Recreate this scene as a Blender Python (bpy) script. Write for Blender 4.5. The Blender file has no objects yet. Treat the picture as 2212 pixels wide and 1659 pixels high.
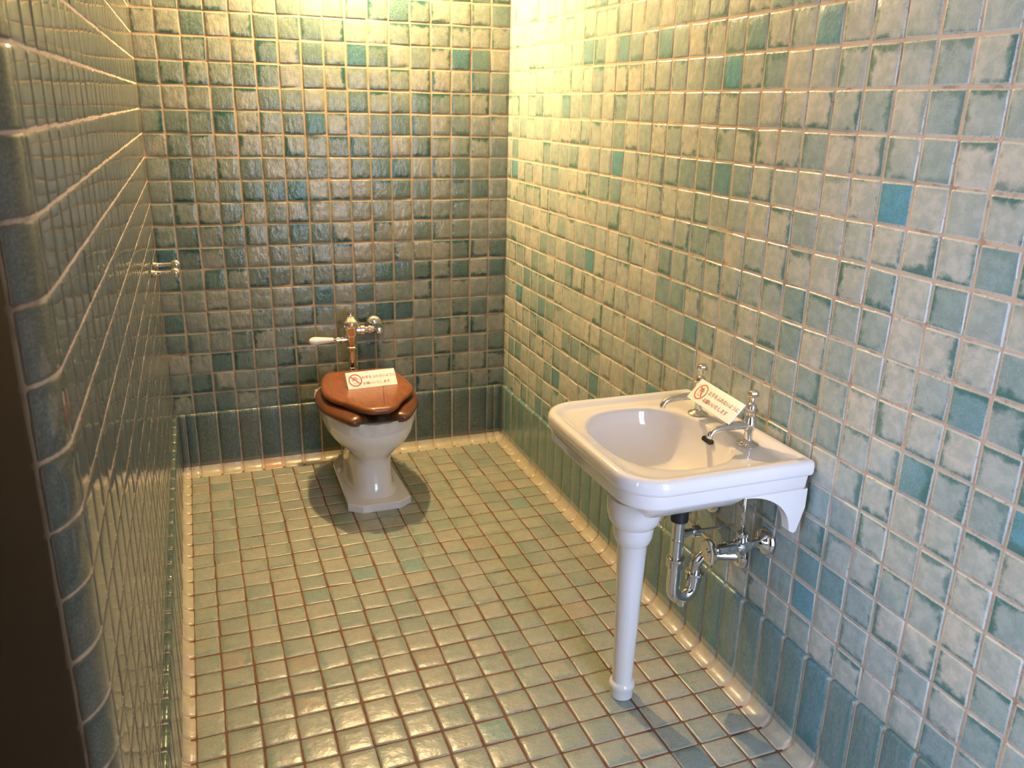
import bpy, bmesh, math, random
import numpy as np
from mathutils import Vector, Matrix

C = bpy.context.scene.collection
SC = bpy.context.scene
T = 0.0885                      # one wall tile with its joint, metres
ZF = 3.108                      # floor lies this many tiles below the baseboard top

# ------------------------------------------------------------------ camera
cam_d = bpy.data.cameras.new('camera')
cam = bpy.data.objects.new('camera', cam_d)
C.objects.link(cam)
RX = Vector((0.9370, -0.3483, 0.0221)); 
def rodr(r):
    r = np.array(r); t = np.linalg.norm(r); k = r / t
    K = np.array([[0, -k[2], k[1]], [k[2], 0, -k[0]], [-k[1], k[0], 0]])
    return np.eye(3) + math.sin(t) * K + (1 - math.cos(t)) * K @ K
Rw = rodr((0.3206, -0.3560, -0.0355)) @ np.array([[1, 0, 0], [0, 0, -1], [0, 1, 0]], float)
m = Matrix.Identity(4)
for i in range(3):
    m[i][0] = Rw[0][i]; m[i][1] = -Rw[1][i]; m[i][2] = -Rw[2][i]
m[0][3] = -15.0878 * T; m[1][3] = -41.0769 * T; m[2][3] = (14.5207 + ZF) * T
cam.matrix_world = m
cam_d.sensor_fit = 'HORIZONTAL'; cam_d.sensor_width = 36.0
cam_d.lens = 1804.87 / 2212 * 36.0
cam_d.clip_start = 0.01
cam_d.dof.use_dof = True; cam_d.dof.focus_distance = 2.2; cam_d.dof.aperture_fstop = 6.0
SC.camera = cam

# ------------------------------------------------------------------ light
SKY = 27.0
LAMP = 7400.0
LAMP_COL = (1.0, 0.67, 0.31)
world = bpy.data.worlds.new('sky'); SC.world = world; world.use_nodes = True
bg = world.node_tree.nodes['Background']
bg.inputs[0].default_value = (0.56, 0.665, 1.0, 1); bg.inputs[1].default_value = SKY
SC.view_settings.view_transform = 'Standard'; SC.view_settings.look = 'None'
SC.view_settings.gamma = 1.0; SC.view_settings.use_curve_mapping = False
SC.view_settings.exposure = 0.0
SC.cycles.use_denoising = True
SC.cycles.max_bounces = 8; SC.cycles.diffuse_bounces = 5; SC.cycles.glossy_bounces = 4
SC.cycles.sample_clamp_indirect = 6.0
SC.cycles.caustics_reflective = False; SC.cycles.caustics_refractive = False

WX0, WX1, WZ0, WZ1, WY = -5.2, -0.5, -1.6, 18.0, -41.6       # the window in the front wall
pd = bpy.data.lights.new('window_portal', 'AREA'); pd.shape = 'RECTANGLE'
pd.size = (WX1 - WX0) * T; pd.size_y = (WZ1 - WZ0) * T
pd.cycles.is_portal = True
po = bpy.data.objects.new('window_portal', pd); C.objects.link(po)
po.location = ((WX0 + WX1) / 2 * T, (WY - 0.55) * T, ((WZ0 + WZ1) / 2 + ZF) * T)
po.rotation_euler = (math.radians(90), 0, 0)
VY0, VY1, VZ0, VZ1, VX = -34.6, -31.1, 0.0, 20.0, -24.0        # unseen window added in the recess side to light the right wall
pd2 = pd.copy(); pd2.size = (VZ1 - VZ0) * T; pd2.size_y = (VY1 - VY0) * T
po2 = bpy.data.objects.new('window_portal', pd2); C.objects.link(po2)
po2.location = ((VX - 0.5) * T, (VY0 + VY1) / 2 * T, ((VZ0 + VZ1) / 2 + ZF) * T)
po2.rotation_euler = (0, math.radians(-90), 0)

# ------------------------------------------------------------------ helpers
def W(x, y, z):
    return (x * T, y * T, (z + ZF) * T)

class MB:
    """collects geometry in tile units and links it as one mesh object"""
    def __init__(s): s.v = []; s.f = []; s.mi = []; s.uv = []; s.rn = []
    def add(s, vs, fs, mi=0, uv=None, rn=(0, 0, 0)):
        b = len(s.v)
        s.v += [tuple(p) for p in vs]
        s.f += [tuple(b + i for i in f) for f in fs]
        s.mi += [mi] * len(fs)
        s.uv += uv if uv is not None else [(0, 0, 0)] * len(vs)
        s.rn += [rn] * len(vs)
        return b
    def box(s, a, b, mi=0):
        x0, y0, z0 = a; x1, y1, z1 = b
        s.add([(x0, y0, z0), (x1, y0, z0), (x1, y1, z0), (x0, y1, z0), (x0, y0, z1), (x1, y0, z1), (x1, y1, z1), (x0, y1, z1)],
              [(0, 3, 2, 1), (4, 5, 6, 7), (0, 1, 5, 4), (1, 2, 6, 5), (2, 3, 7, 6), (3, 0, 4, 7)], mi)
    def loops(s, L, mi=0, cap0=True, cap1=True, closed=True):
        n = len(L[0]); vs = [p for l in L for p in l]; fs = []
        for i in range(len(L) - 1):
            for j in range(n if closed else n - 1):
                k = (j + 1) % n
                fs.append((i * n + j, i * n + k, (i + 1) * n + k, (i + 1) * n + j))
        if cap0: fs.append(tuple(range(n - 1, -1, -1)))
        if cap1: fs.append(tuple((len(L) - 1) * n + j for j in range(n)))
        s.add(vs, fs, mi)
    def lathe(s, c, prof, axis='z', n=32, mi=0):
        L = []
        for r, h in prof:
            l = []
            for j in range(n):
                a = 2 * math.pi * j / n; u, v = r * math.cos(a), r * math.sin(a)
                if axis == 'z': l.append((c[0] + u, c[1] + v, c[2] + h))
                elif axis == 'x': l.append((c[0] + h, c[1] + u, c[2] + v))
                elif axis == 'y': l.append((c[0] + v, c[1] + h, c[2] + u))
            L.append(l)
        s.loops(L, mi)
    def tube(s, pts, rad, n=20, mi=0, flat=None):
        P = [Vector(p) for p in pts]; L = []; up = None
        if not hasattr(rad, '__len__'): rad = [rad] * len(P)
        for i, p in enumerate(P):
            t = (P[min(i + 1, len(P) - 1)] - P[max(i - 1, 0)]).normalized()
            if up is None:
                up = Vector((0, 0, 1)) if abs(t.z) < 0.9 else Vector((0, 1, 0))
            sd = t.cross(up).normalized(); up = sd.cross(t).normalized()
            r = rad[i]; ra, rb = (r if hasattr(r, '__len__') else (r, r))
            L.append([tuple(p + sd * (ra * math.cos(2 * math.pi * j / n)) + up * (rb * math.sin(2 * math.pi * j / n))) for j in range(n)])
        s.loops(L, mi)
    def build(s, name, mats, parent=None, smooth=True, attrs=False, angle=None):
        me = bpy.data.meshes.new(name)
        o0 = parent_loc.get(parent.name, (0, 0, 0)) if parent else (0, 0, 0)
        me.from_pydata([(W(*p)[0] - o0[0], W(*p)[1] - o0[1], W(*p)[2] - o0[2]) for p in s.v], [], s.f)
        for mt in (mats if isinstance(mats, (list, tuple)) else [mats]): me.materials.append(mt)
        me.polygons.foreach_set('material_index', s.mi)
        if attrs:
            a = me.attributes.new('tuv', 'FLOAT_VECTOR', 'POINT'); a.data.foreach_set('vector', np.array(s.uv, 'f').ravel())
            a = me.attributes.new('trn', 'FLOAT_VECTOR', 'POINT'); a.data.foreach_set('vector', np.array(s.rn, 'f').ravel())
        if not attrs:
            bm = bmesh.new(); bm.from_mesh(me); bmesh.ops.recalc_face_normals(bm, faces=bm.faces); bm.to_mesh(me); bm.free()
        if smooth:
            me.polygons.foreach_set('use_smooth', [True] * len(me.polygons))
            if angle: me.set_sharp_from_angle(angle=math.radians(angle))
        me.update()
        ob = bpy.data.objects.new(name, me); C.objects.link(ob)
        if parent: ob.parent = parent
        return ob

parent_loc = {}
def thing(name, label, cat, loc, group=None):
    o = bpy.data.objects.new(name, None); C.objects.link(o)
    o.location = W(*loc); parent_loc[o.name] = W(*loc)
    o.empty_display_size = 0.05
    o['label'] = label; o['category'] = cat
    if group: o['group'] = group
    return o
def sub(o, parent_part):
    """re-parent o as a sub-part: vertices stay where they are"""
    o.parent = parent_part
    return o
def struct(o):
    o['kind'] = 'structure'; return o

# ------------------------------------------------------------------ materials
def new_mat(name):
    mt = bpy.data.materials.new(name); mt.use_nodes = True
    nt = mt.node_tree; b = nt.nodes['Principled BSDF']
    return mt, nt, b
def N(nt, t, **kw):
    n = nt.nodes.new(t)
    for k, v in kw.items(): setattr(n, k, v)
    return n
def math_(nt, op, a, b=None, c=None):
    n = nt.nodes.new('ShaderNodeMath'); n.operation = op
    for i, x in enumerate((a, b, c)):
        if x is None: continue
        if isinstance(x, (int, float)): n.inputs[i].default_value = x
        else: nt.links.new(x, n.inputs[i])
    return n.outputs[0]
def mixc(nt, f, a, b, mode='MIX'):
    n = nt.nodes.new('ShaderNodeMix'); n.data_type = 'RGBA'; n.blend_type = mode
    for s, x in ((n.inputs['Factor'], f), (n.inputs[6], a), (n.inputs[7], b)):
        if isinstance(x, (int, float)): s.default_value = x
        elif isinstance(x, tuple): s.default_value = (*x[:3], 1)
        else: nt.links.new(x, s)
    return n.outputs[2]
def ramp(nt, f, stops, interp='LINEAR'):
    n = nt.nodes.new('ShaderNodeValToRGB'); r = n.color_ramp; r.interpolation = interp
    while len(r.elements) < len(stops): r.elements.new(0.5)
    for e, (p, c) in zip(r.elements, stops):
        e.position = p; e.color = (*c, 1) if isinstance(c, tuple) else (c, c, c, 1)
    nt.links.new(f, n.inputs[0]); return n.outputs[0]
def smooth(nt, f, lo, hi):
    n = nt.nodes.new('ShaderNodeMapRange'); n.interpolation_type = 'SMOOTHSTEP'
    nt.links.new(f, n.inputs[0]); n.inputs[1].default_value = lo; n.inputs[2].default_value = hi
    return n.outputs[0]
def noise(nt, vec, scale, detail=3, rough=0.55, stretch=None):
    if stretch:
        mp = nt.nodes.new('ShaderNodeMapping'); mp.inputs['Scale'].default_value = stretch
        nt.links.new(vec, mp.inputs[0]); vec = mp.outputs[0]
    n = nt.nodes.new('ShaderNodeTexNoise'); n.inputs['Scale'].default_value = scale
    n.inputs['Detail'].default_value = detail; n.inputs['Roughness'].default_value = rough
    nt.links.new(vec, n.inputs['Vector']); return n.outputs['Fac']

def tile_mat(name, tones, pool, pool_amt, rim, rough=(0.10, 0.26), stain=(0.10, 0.035, 0.015), stain_amt=0.5,
             streak=0.0, bump=0.14, vstretch=(1, 1, 1), mottle=0.30, ior=1.55):
    """glazed hand-made tile: tone by tile, darker glaze pooled at some edges, pale worn rim, iron stains"""
    mt, nt, b = new_mat(name)
    L = nt.links.new
    tuv = N(nt, 'ShaderNodeAttribute', attribute_name='tuv'); trn = N(nt, 'ShaderNodeAttribute', attribute_name='trn')
    su = N(nt, 'ShaderNodeSeparateXYZ'); L(tuv.outputs['Vector'], su.inputs[0])
    sr = N(nt, 'ShaderNodeSeparateXYZ'); L(trn.outputs['Vector'], sr.inputs[0])
    u, v = su.outputs[0], su.outputs[1]; r1, r2, r3 = sr.outputs
    # every tile has its own piece of the noise field
    off = N(nt, 'ShaderNodeVectorMath', operation='SCALE'); L(trn.outputs['Vector'], off.inputs[0]); off.inputs['Scale'].default_value = 57.0
    pv = N(nt, 'ShaderNodeVectorMath', operation='ADD'); L(tuv.outputs['Vector'], pv.inputs[0]); L(off.outputs[0], pv.inputs[1])
    P = pv.outputs[0]
    base = ramp(nt, r1, tones)
    mott = noise(nt, P, 3.2, 4, 0.6)
    base = mixc(nt, smooth(nt, mott, 0.36, 0.66), mixc(nt, mottle, base, pool), base)
    fine = noise(nt, P, 22, 3, 0.6)
    base = mixc(nt, math_(nt, 'MULTIPLY', smooth(nt, fine, 0.35, 0.75), 0.16), base, (0.62, 0.66, 0.58))
    # pooled glaze: distance to the edge, shifted to one side, frayed with noise
    du = math_(nt, 'ABSOLUTE', math_(nt, 'ADD', math_(nt, 'SUBTRACT', u, 0.5), math_(nt, 'MULTIPLY', math_(nt, 'SUBTRACT', r2, 0.5), 0.34)))
    dv = math_(nt, 'ABSOLUTE', math_(nt, 'ADD', math_(nt, 'SUBTRACT', v, 0.5), math_(nt, 'MULTIPLY', math_(nt, 'SUBTRACT', r3, 0.5), 0.34)))
    d = math_(nt, 'MAXIMUM', du, dv)
    n2 = noise(nt, P, 2.8, 5, 0.62)
    e = math_(nt, 'ADD', d, math_(nt, 'MULTIPLY', math_(nt, 'SUBTRACT', n2, 0.5), 0.62))
    pm = smooth(nt, e, 0.37, 0.58)
    amt = ramp(nt, math_(nt, 'FRACT', math_(nt, 'MULTIPLY', math_(nt, 'ADD', r2, r3), 3.7)), [(0.0, 0.05), (0.2, 0.35), (0.5, 0.9), (1.0, 1.0)])
    pm = math_(nt, 'MULTIPLY', math_(nt, 'MULTIPLY', pm, amt), pool_amt)
    col = mixc(nt, pm, base, pool)
    # worn, pale rim
    eu = math_(nt, 'ABSOLUTE', math_(nt, 'SUBTRACT', u, 0.5)); ev = math_(nt, 'ABSOLUTE', math_(nt, 'SUBTRACT', v, 0.5))
    ed = math_(nt, 'ADD', math_(nt, 'MAXIMUM', eu, ev), math_(nt, 'MULTIPLY', math_(nt, 'SUBTRACT', fine, 0.5), 0.06))
    col = mixc(nt, math_(nt, 'MULTIPLY', smooth(nt, ed, 0.445, 0.475), 0.7), col, rim)
    # iron stains near the edge
    n3 = noise(nt, P, 9.0, 4, 0.7)
    st = math_(nt, 'MULTIPLY', smooth(nt, math_(nt, 'ADD', n3, math_(nt, 'MULTIPLY', math_(nt, 'SUBTRACT', ed, 0.42), 1.4)), 0.66, 0.76), stain_amt)
    col = mixc(nt, st, col, stain)
    if streak:
        n4 = noise(nt, P, 7.0, 4, 0.65, (1.2, 5.5, 1)); n5 = noise(nt, P, 1.6, 2, 0.5)
        sm = math_(nt, 'MULTIPLY', math_(nt, 'MULTIPLY', smooth(nt, n4, 0.53, 0.68), smooth(nt, n5, 0.45, 0.62)), streak)
        col = mixc(nt, sm, col, (0.13, 0.085, 0.04))
    L(col, b.inputs['Base Color'])
    rg = N(nt, 'ShaderNodeMapRange'); L(fine, rg.inputs[0]); rg.inputs[3].default_value = rough[0]; rg.inputs[4].default_value = rough[1]
    L(rg.outputs[0], b.inputs['Roughness'])
    b.inputs['IOR'].default_value = ior
    w1 = noise(nt, P, 3.0, 2, 0.5, vstretch); w2 = noise(nt, P, 11.0, 3, 0.6, vstretch)
    hs = math_(nt, 'ADD', w1, math_(nt, 'MULTIPLY', w2, 0.22))
    bp = N(nt, 'ShaderNodeBump'); bp.inputs['Strength'].default_value = bump; bp.inputs['Distance'].default_value = 0.012
    L(hs, bp.inputs['Height']); L(bp.outputs[0], b.inputs['Normal'])
    return mt

def grout_mat(name, c, dark, amt, sc=60):
    mt, nt, b = new_mat(name)
    tc = N(nt, 'ShaderNodeTexCoord')
    n1 = noise(nt, tc.outputs['Object'], sc * 0.25, 4, 0.65); n2 = noise(nt, tc.outputs['Object'], sc * 4, 3, 0.6)
    col = mixc(nt, math_(nt, 'MULTIPLY', smooth(nt, n1, 0.50, 0.68), amt), c, dark)
    col = mixc(nt, math_(nt, 'MULTIPLY', n2, 0.35), col, tuple(x * 0.6 for x in c))
    nt.links.new(col, b.inputs['Base Color']); b.inputs['Roughness'].default_value = 0.85
    bp = N(nt, 'ShaderNodeBump'); bp.inputs['Strength'].default_value = 0.5; bp.inputs['Distance'].default_value = 0.002
    nt.links.new(n2, bp.inputs['Height']); nt.links.new(bp.outputs[0], b.inputs['Normal'])
    return mt

def simple(name, c, rough=0.5, metal=0.0, coat=0.0, var=0.0, sc=30.0, ior=1.5):
    mt, nt, b = new_mat(name)
    b.inputs['Base Color'].default_value = (*c, 1); b.inputs['Roughness'].default_value = rough
    b.inputs['Metallic'].default_value = metal; b.inputs['Coat Weight'].default_value = coat; b.inputs['Coat Roughness'].default_value = 0.04
    b.inputs['IOR'].default_value = ior
    tc = N(nt, 'ShaderNodeTexCoord'); n1 = noise(nt, tc.outputs['Object'], sc, 4, 0.6)
    if var:
        nt.links.new(mixc(nt, math_(nt, 'MULTIPLY', n1, var), c, tuple(x * 0.55 for x in c)), b.inputs['Base Color'])
    rg = N(nt, 'ShaderNodeMapRange'); nt.links.new(n1, rg.inputs[0])
    rg.inputs[3].default_value = rough * 0.8; rg.inputs[4].default_value = rough * 1.2
    nt.links.new(rg.outputs[0], b.inputs['Roughness'])
    return mt

M_WALLB = tile_mat('celadon_wall_tile_shaded',  # back-wall copy of the tile, its dimmer light put into the tones
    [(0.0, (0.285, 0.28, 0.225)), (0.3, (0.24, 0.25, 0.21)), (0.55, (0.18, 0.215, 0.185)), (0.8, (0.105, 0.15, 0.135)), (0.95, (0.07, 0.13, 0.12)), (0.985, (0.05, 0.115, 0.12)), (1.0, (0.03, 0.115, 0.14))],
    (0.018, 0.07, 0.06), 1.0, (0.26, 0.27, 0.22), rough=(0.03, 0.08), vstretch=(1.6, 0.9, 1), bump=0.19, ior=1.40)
M_WALL = tile_mat('celadon_wall_tile_lit',  # right-wall copy of the tile, lightened in colour to stand for brighter light
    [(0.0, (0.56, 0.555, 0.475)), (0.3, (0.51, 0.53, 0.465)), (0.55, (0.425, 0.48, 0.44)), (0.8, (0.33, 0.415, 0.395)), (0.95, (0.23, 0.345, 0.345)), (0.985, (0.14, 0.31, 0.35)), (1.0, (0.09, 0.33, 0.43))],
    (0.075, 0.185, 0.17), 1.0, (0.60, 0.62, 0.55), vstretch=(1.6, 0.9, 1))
M_WALLL = tile_mat('celadon_wall_tile_smooth_shaded',  # left-wall copy, smoother, with the wall's shade painted into its tones
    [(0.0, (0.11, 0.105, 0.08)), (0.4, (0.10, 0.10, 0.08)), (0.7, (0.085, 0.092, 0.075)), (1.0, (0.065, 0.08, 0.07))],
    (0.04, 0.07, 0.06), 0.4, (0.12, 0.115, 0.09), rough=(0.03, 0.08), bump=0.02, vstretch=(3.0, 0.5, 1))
M_BASEB = tile_mat('celadon_baseboard_tile_shaded',  # back and left baseboard copy, tones darkened to stand for shade
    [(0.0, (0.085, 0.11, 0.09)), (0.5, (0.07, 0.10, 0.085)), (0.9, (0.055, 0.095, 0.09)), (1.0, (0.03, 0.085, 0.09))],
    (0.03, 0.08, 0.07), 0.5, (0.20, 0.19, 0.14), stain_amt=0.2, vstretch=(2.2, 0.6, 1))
M_BASE = tile_mat('celadon_baseboard_tile_lit',  # right baseboard copy of the same tile, tones raised to stand for light
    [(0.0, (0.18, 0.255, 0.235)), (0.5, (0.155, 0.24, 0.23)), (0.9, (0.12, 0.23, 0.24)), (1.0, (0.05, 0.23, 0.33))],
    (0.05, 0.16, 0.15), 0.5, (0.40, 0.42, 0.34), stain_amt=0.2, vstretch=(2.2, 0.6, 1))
M_COVE = tile_mat('cream_cove_tile',
    [(0.0, (0.52, 0.47, 0.33)), (0.45, (0.48, 0.45, 0.33)), (0.92, (0.45, 0.42, 0.32)), (0.97, (0.50, 0.32, 0.18)), (1.0, (0.45, 0.22, 0.09))],
    (0.30, 0.20, 0.10), 0.35, (0.45, 0.38, 0.27), stain_amt=0.3, rough=(0.22, 0.4))
M_FLOOR = tile_mat('celadon_floor_tile',
    [(0.0, (0.385, 0.36, 0.285)), (0.35, (0.345, 0.345, 0.28)), (0.7, (0.295, 0.315, 0.26)), (0.9, (0.24, 0.285, 0.245)), (0.96, (0.38, 0.305, 0.23)), (1.0, (0.17, 0.30, 0.28))],
    (0.11, 0.225, 0.20), 0.6, (0.38, 0.375, 0.29), rough=(0.20, 0.40), stain_amt=0.5, streak=0.85, bump=0.14)
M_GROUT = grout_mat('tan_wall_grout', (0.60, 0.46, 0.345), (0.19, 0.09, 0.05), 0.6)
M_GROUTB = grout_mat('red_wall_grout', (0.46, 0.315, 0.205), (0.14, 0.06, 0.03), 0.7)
M_FGROUT = grout_mat('red_brown_floor_grout', (0.17, 0.075, 0.04), (0.05, 0.022, 0.012), 0.7)
M_PORC = simple('white_glazed_porcelain', (0.80, 0.775, 0.745), 0.07, coat=0.6)
M_TOIL = simple('cream_glazed_porcelain', (0.84, 0.80, 0.76), 0.10, coat=0.5, var=0.15)
M_CHROME = simple('polished_chrome', (0.78, 0.77, 0.76), 0.07, metal=1.0, var=0.25, sc=40)
M_RUBBER = simple('black_rubber', (0.015, 0.015, 0.015), 0.5, var=0.3)
M_HANDLE = simple('white_porcelain_handle', (0.86, 0.82, 0.76), 0.12, coat=0.5)
M_CARD = simple('white_acrylic_card', (0.86, 0.84, 0.80), 0.35)
M_RED = simple('red_print', (0.55, 0.03, 0.02), 0.5)
M_INK = simple('brown_red_print', (0.45, 0.20, 0.13), 0.5)
M_PLASTER = simple('old_cream_plaster', (0.62, 0.57, 0.46), 0.9, var=0.2, sc=4)
M_DARKWOOD = simple('dark_stained_wood', (0.016, 0.007, 0.004), 0.8, var=0.6, sc=18)
M_DARKWOOD.node_tree.nodes['Principled BSDF'].inputs['Specular IOR Level'].default_value = 0.12
M_WHITEPAINT = simple('white_painted_timber', (0.7, 0.7, 0.68), 0.4)
M_BRASS = simple('aged_brass', (0.55, 0.38, 0.16), 0.25, metal=1.0, var=0.4)

def wood_mat(name, k):
    mt, nt, b = new_mat(name)
    tc = N(nt, 'ShaderNodeTexCoord')
    n1 = noise(nt, tc.outputs['Object'], 14, 5, 0.6, (7, 1, 7)); n2 = noise(nt, tc.outputs['Object'], 5, 3, 0.5)
    c = ramp(nt, n1, [(0.25, (0.13, 0.042, 0.013)), (0.55, (0.23, 0.082, 0.026)), (0.8, (0.31, 0.118, 0.040))])
    c = mixc(nt, smooth(nt, n2, 0.35, 0.7), mixc(nt, 0.35, c, (0.12, 0.035, 0.01)), c)
    c = mixc(nt, 1.0, c, (k, k * 0.95, k * 0.9), 'MULTIPLY')
    nt.links.new(c, b.inputs['Base Color']); b.inputs['Roughness'].default_value = 0.38
    b.inputs['Coat Weight'].default_value = 0.35; b.inputs['Coat Roughness'].default_value = 0.22
    return mt
M_WOOD = wood_mat('mahogany_varnish', 1.12); M_WOODS = wood_mat('mahogany_varnish_shaded', 0.55)  # second one is the same wood, the seat's shading darkened into it

def film_mat():
    mt, nt, b = new_mat('clear_plastic_film')
    b.inputs['Base Color'].default_value = (0.85, 0.83, 0.80, 1); b.inputs['Roughness'].default_value = 0.18
    tr = N(nt, 'ShaderNodeBsdfTransparent'); mx = N(nt, 'ShaderNodeMixShader')
    tc = N(nt, 'ShaderNodeTexCoord'); n1 = noise(nt, tc.outputs['Object'], 20, 3, 0.6)
    rg = N(nt, 'ShaderNodeMapRange'); nt.links.new(n1, rg.inputs[0]); rg.inputs[3].default_value = 0.55; rg.inputs[4].default_value = 0.95
    nt.links.new(rg.outputs[0], mx.inputs[0]); nt.links.new(tr.outputs[0], mx.inputs[1]); nt.links.new(b.outputs[0], mx.inputs[2])
    nt.links.new(mx.outputs[0], nt.nodes['Material Output'].inputs[0])
    return mt
M_FILM = film_mat()
def glass_mat():
    mt, nt, b = new_mat('window_glass')
    tr = N(nt, 'ShaderNodeBsdfTransparent'); gl = N(nt, 'ShaderNodeBsdfGlossy'); mx = N(nt, 'ShaderNodeMixShader')
    gl.inputs['Roughness'].default_value = 0.02; mx.inputs[0].default_value = 0.06
    nt.links.new(tr.outputs[0], mx.inputs[1]); nt.links.new(gl.outputs[0], mx.inputs[2])
    nt.links.new(mx.outputs[0], nt.nodes['Material Output'].inputs[0])
    return mt
M_GLASS = glass_mat()
def emit_mat(name, c, s):
    mt, nt, b = new_mat(name)
    e = N(nt, 'ShaderNodeEmission'); e.inputs[0].default_value = (*c, 1); e.inputs[1].default_value = s
    nt.links.new(e.outputs[0], nt.nodes['Material Output'].inputs[0]); return mt
M_BULB = emit_mat('warm_bulb_glow', LAMP_COL, LAMP)

# ------------------------------------------------------------------ tiled surfaces
rng = random.Random(7)
PROF = [0.0, 0.022, 0.055, 0.30, 0.5, 0.70, 0.945, 0.978, 1.0]
HGT = [0.0, 0.68, 0.93, 1.0, 1.0, 1.0, 0.93, 0.68, 0.0]
def put_tile(mb, fn, a0, a1, b0, b1, th=0.024, gap=0.055, mi=0, jit=0.014, tilt=0.006, rn=None, pilk=0.5):
    """one pillowed tile on the surface fn(a, b, n)"""
    g = gap / 2
    c = [[a0 + g, b0 + g], [a1 - g, b0 + g], [a1 - g, b1 - g], [a0 + g, b1 - g]]
    for p in c: p[0] += rng.uniform(-jit, jit); p[1] += rng.uniform(-jit, jit)
    h0 = th * rng.uniform(0.8, 1.2); ta, tb = rng.gauss(0, tilt), rng.gauss(0, tilt); pil = rng.uniform(0.0, 0.10) * pilk
    n = len(PROF); vs = []; uv = []
    rn = rn or (rng.random(), rng.random(), rng.random())
    wob = [[rng.uniform(-0.006, 0.006) for _ in range(n)] for _ in range(n)]
    for i, s in enumerate(PROF):
        for j, t in enumerate(PROF):
            # round the four corners in plan
            ss, tt = s, t
            ci, cj = min(i, n - 1 - i), min(j, n - 1 - j)
            if ci + cj <= 1:
                k = 0.022 if ci + cj == 0 else 0.006
                ss += k if s < 0.5 else -k; tt += k if t < 0.5 else -k
            w = ((1 - ss) * (1 - tt), ss * (1 - tt), ss * tt, (1 - ss) * tt)
            a = sum(w[q] * c[q][0] for q in range(4)); b = sum(w[q] * c[q][1] for q in range(4))
            if 0 < ci + cj and min(ci, cj) == 0: a += wob[i][j]; b += wob[j][i]
            hh = h0 * min(HGT[i], HGT[j])
            if min(ci, cj) > 0: hh += ta * (s - 0.5) * 2 + tb * (t - 0.5) * 2 - pil * 0.12 * ((s - 0.5) ** 2 + (t - 0.5) ** 2)
            vs.append(fn(a, b, hh)); uv.append((ss, tt, 0.0))
    fs = [(i * n + j, (i + 1) * n + j, (i + 1) * n + j + 1, i * n + j + 1) for i in range(n - 1) for j in range(n - 1)]
    mb.add(vs, fs, mi, uv, rn)

ZP, RP, XL = 1.0077, 0.989, -16.945
YL, RC = -29.1, 1.1                       # where the left wall rounds off, and its radius
XREC, YFRONT, ZTOP, ZCEIL = -24.0, -39.2, 23, 27.5
rows = [(k * ZP, (k + 1) * ZP) for k in range(0, ZTOP)]

# --- back wall
fb = lambda a, b, n: (-a, -n, b)
mb = MB()
js = [0.0] + [0.9943 + k for k in range(16)] + [-XL]
for j in range(len(js) - 1):
    for (z0, z1) in rows:
        put_tile(mb, fb, js[j], js[j + 1], z0, z1)
# orientation: a runs to -x, so flip faces to look at the room
mb.f = [tuple(reversed(f)) for f in mb.f]
mb.add([(0.3, 0, -ZF), (XL - 0.3, 0, -ZF), (XL - 0.3, 0, ZTOP * ZP), (0.3, 0, ZTOP * ZP)], [(0, 3, 2, 1)], 1)
mb.add([(0.3, 0.02, ZTOP * ZP), (XL - 0.3, 0.02, ZTOP * ZP), (XL - 0.3, 0.02, ZCEIL), (0.3, 0.02, ZCEIL)], [(0, 3, 2, 1)], 2)
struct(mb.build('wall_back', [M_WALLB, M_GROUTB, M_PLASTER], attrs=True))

# --- right wall
fr = lambda a, b, n: (-n, -a, b)
mb = MB()
js = [0.0] + [0.6204 + k * RP for k in range(40)]; js = [j for j in js if j < -YFRONT - 0.3] + [-YFRONT]
for j in range(len(js) - 1):
    for (z0, z1) in rows:
        put_tile(mb, fr, js[j], js[j + 1], z0, z1)
mb.add([(0, 0.3, -ZF), (0, YFRONT - 1, -ZF), (0, YFRONT - 1, ZTOP * ZP), (0, 0.3, ZTOP * ZP)], [(0, 1, 2, 3)], 1)
mb.add([(0.02, 0.3, ZTOP * ZP), (0.02, YFRONT - 1, ZTOP * ZP), (0.02, YFRONT - 1, ZCEIL), (0.02, 0.3, ZCEIL)], [(0, 1, 2, 3)], 2)
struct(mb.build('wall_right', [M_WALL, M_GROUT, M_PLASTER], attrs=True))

# --- left wall, with the rounded corner and the return beyond it
def lp(a, n):
    L0 = -YL; arc = RC * math.pi / 2
    if a <= L0: return (XL + n, -a)
    if a <= L0 + arc:
        p = (a - L0) / RC; return (XL - RC + (RC + n) * math.cos(p), YL - (RC + n) * math.sin(p))
    return (XL - RC - (a - L0 - arc), YL - RC - n)
LEND = -YL + RC * math.pi / 2 + (XL - RC - XREC)
fl = lambda a, b, n: (*lp(a, n), b)
mb = MB()
js = [0.0] + [0.74 + k * 0.978 for k in range(30)]; js = [j for j in js if j < -YL - 0.3] + [-YL]
q = RC * math.pi / 4; js += [-YL + q, -YL + 2 * q]; js += [js[-1] + k + 1 for k in range(5)] + [LEND]
for j in range(len(js) - 1):
    for (z0, z1) in rows:
        put_tile(mb, fl, js[j], js[j + 1], z0, z1, th=0.02, tilt=0.0015, pilk=0.1)
mb.f = [tuple(reversed(f)) for f in mb.f]
sa = [0.0] + [-YL + RC * math.pi / 2 * i / 10 for i in range(11)] + [LEND + 0.3]
def strip(z0, z1, mi, off):
    vs = []; fs = []
    for a in sa: vs += [(*lp(a, off), z0), (*lp(a, off), z1)]
    for i in range(len(sa) - 1): fs.append((2 * i, 2 * i + 1, 2 * i + 3, 2 * i + 2))
    mb.add(vs, fs, mi)
strip(-ZF, ZTOP * ZP, 1, 0.0); strip(ZTOP * ZP, ZCEIL, 2, -0.02)
struct(mb.build('wall_left', [M_WALLL, M_GROUT, M_PLASTER], attrs=True))

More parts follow.
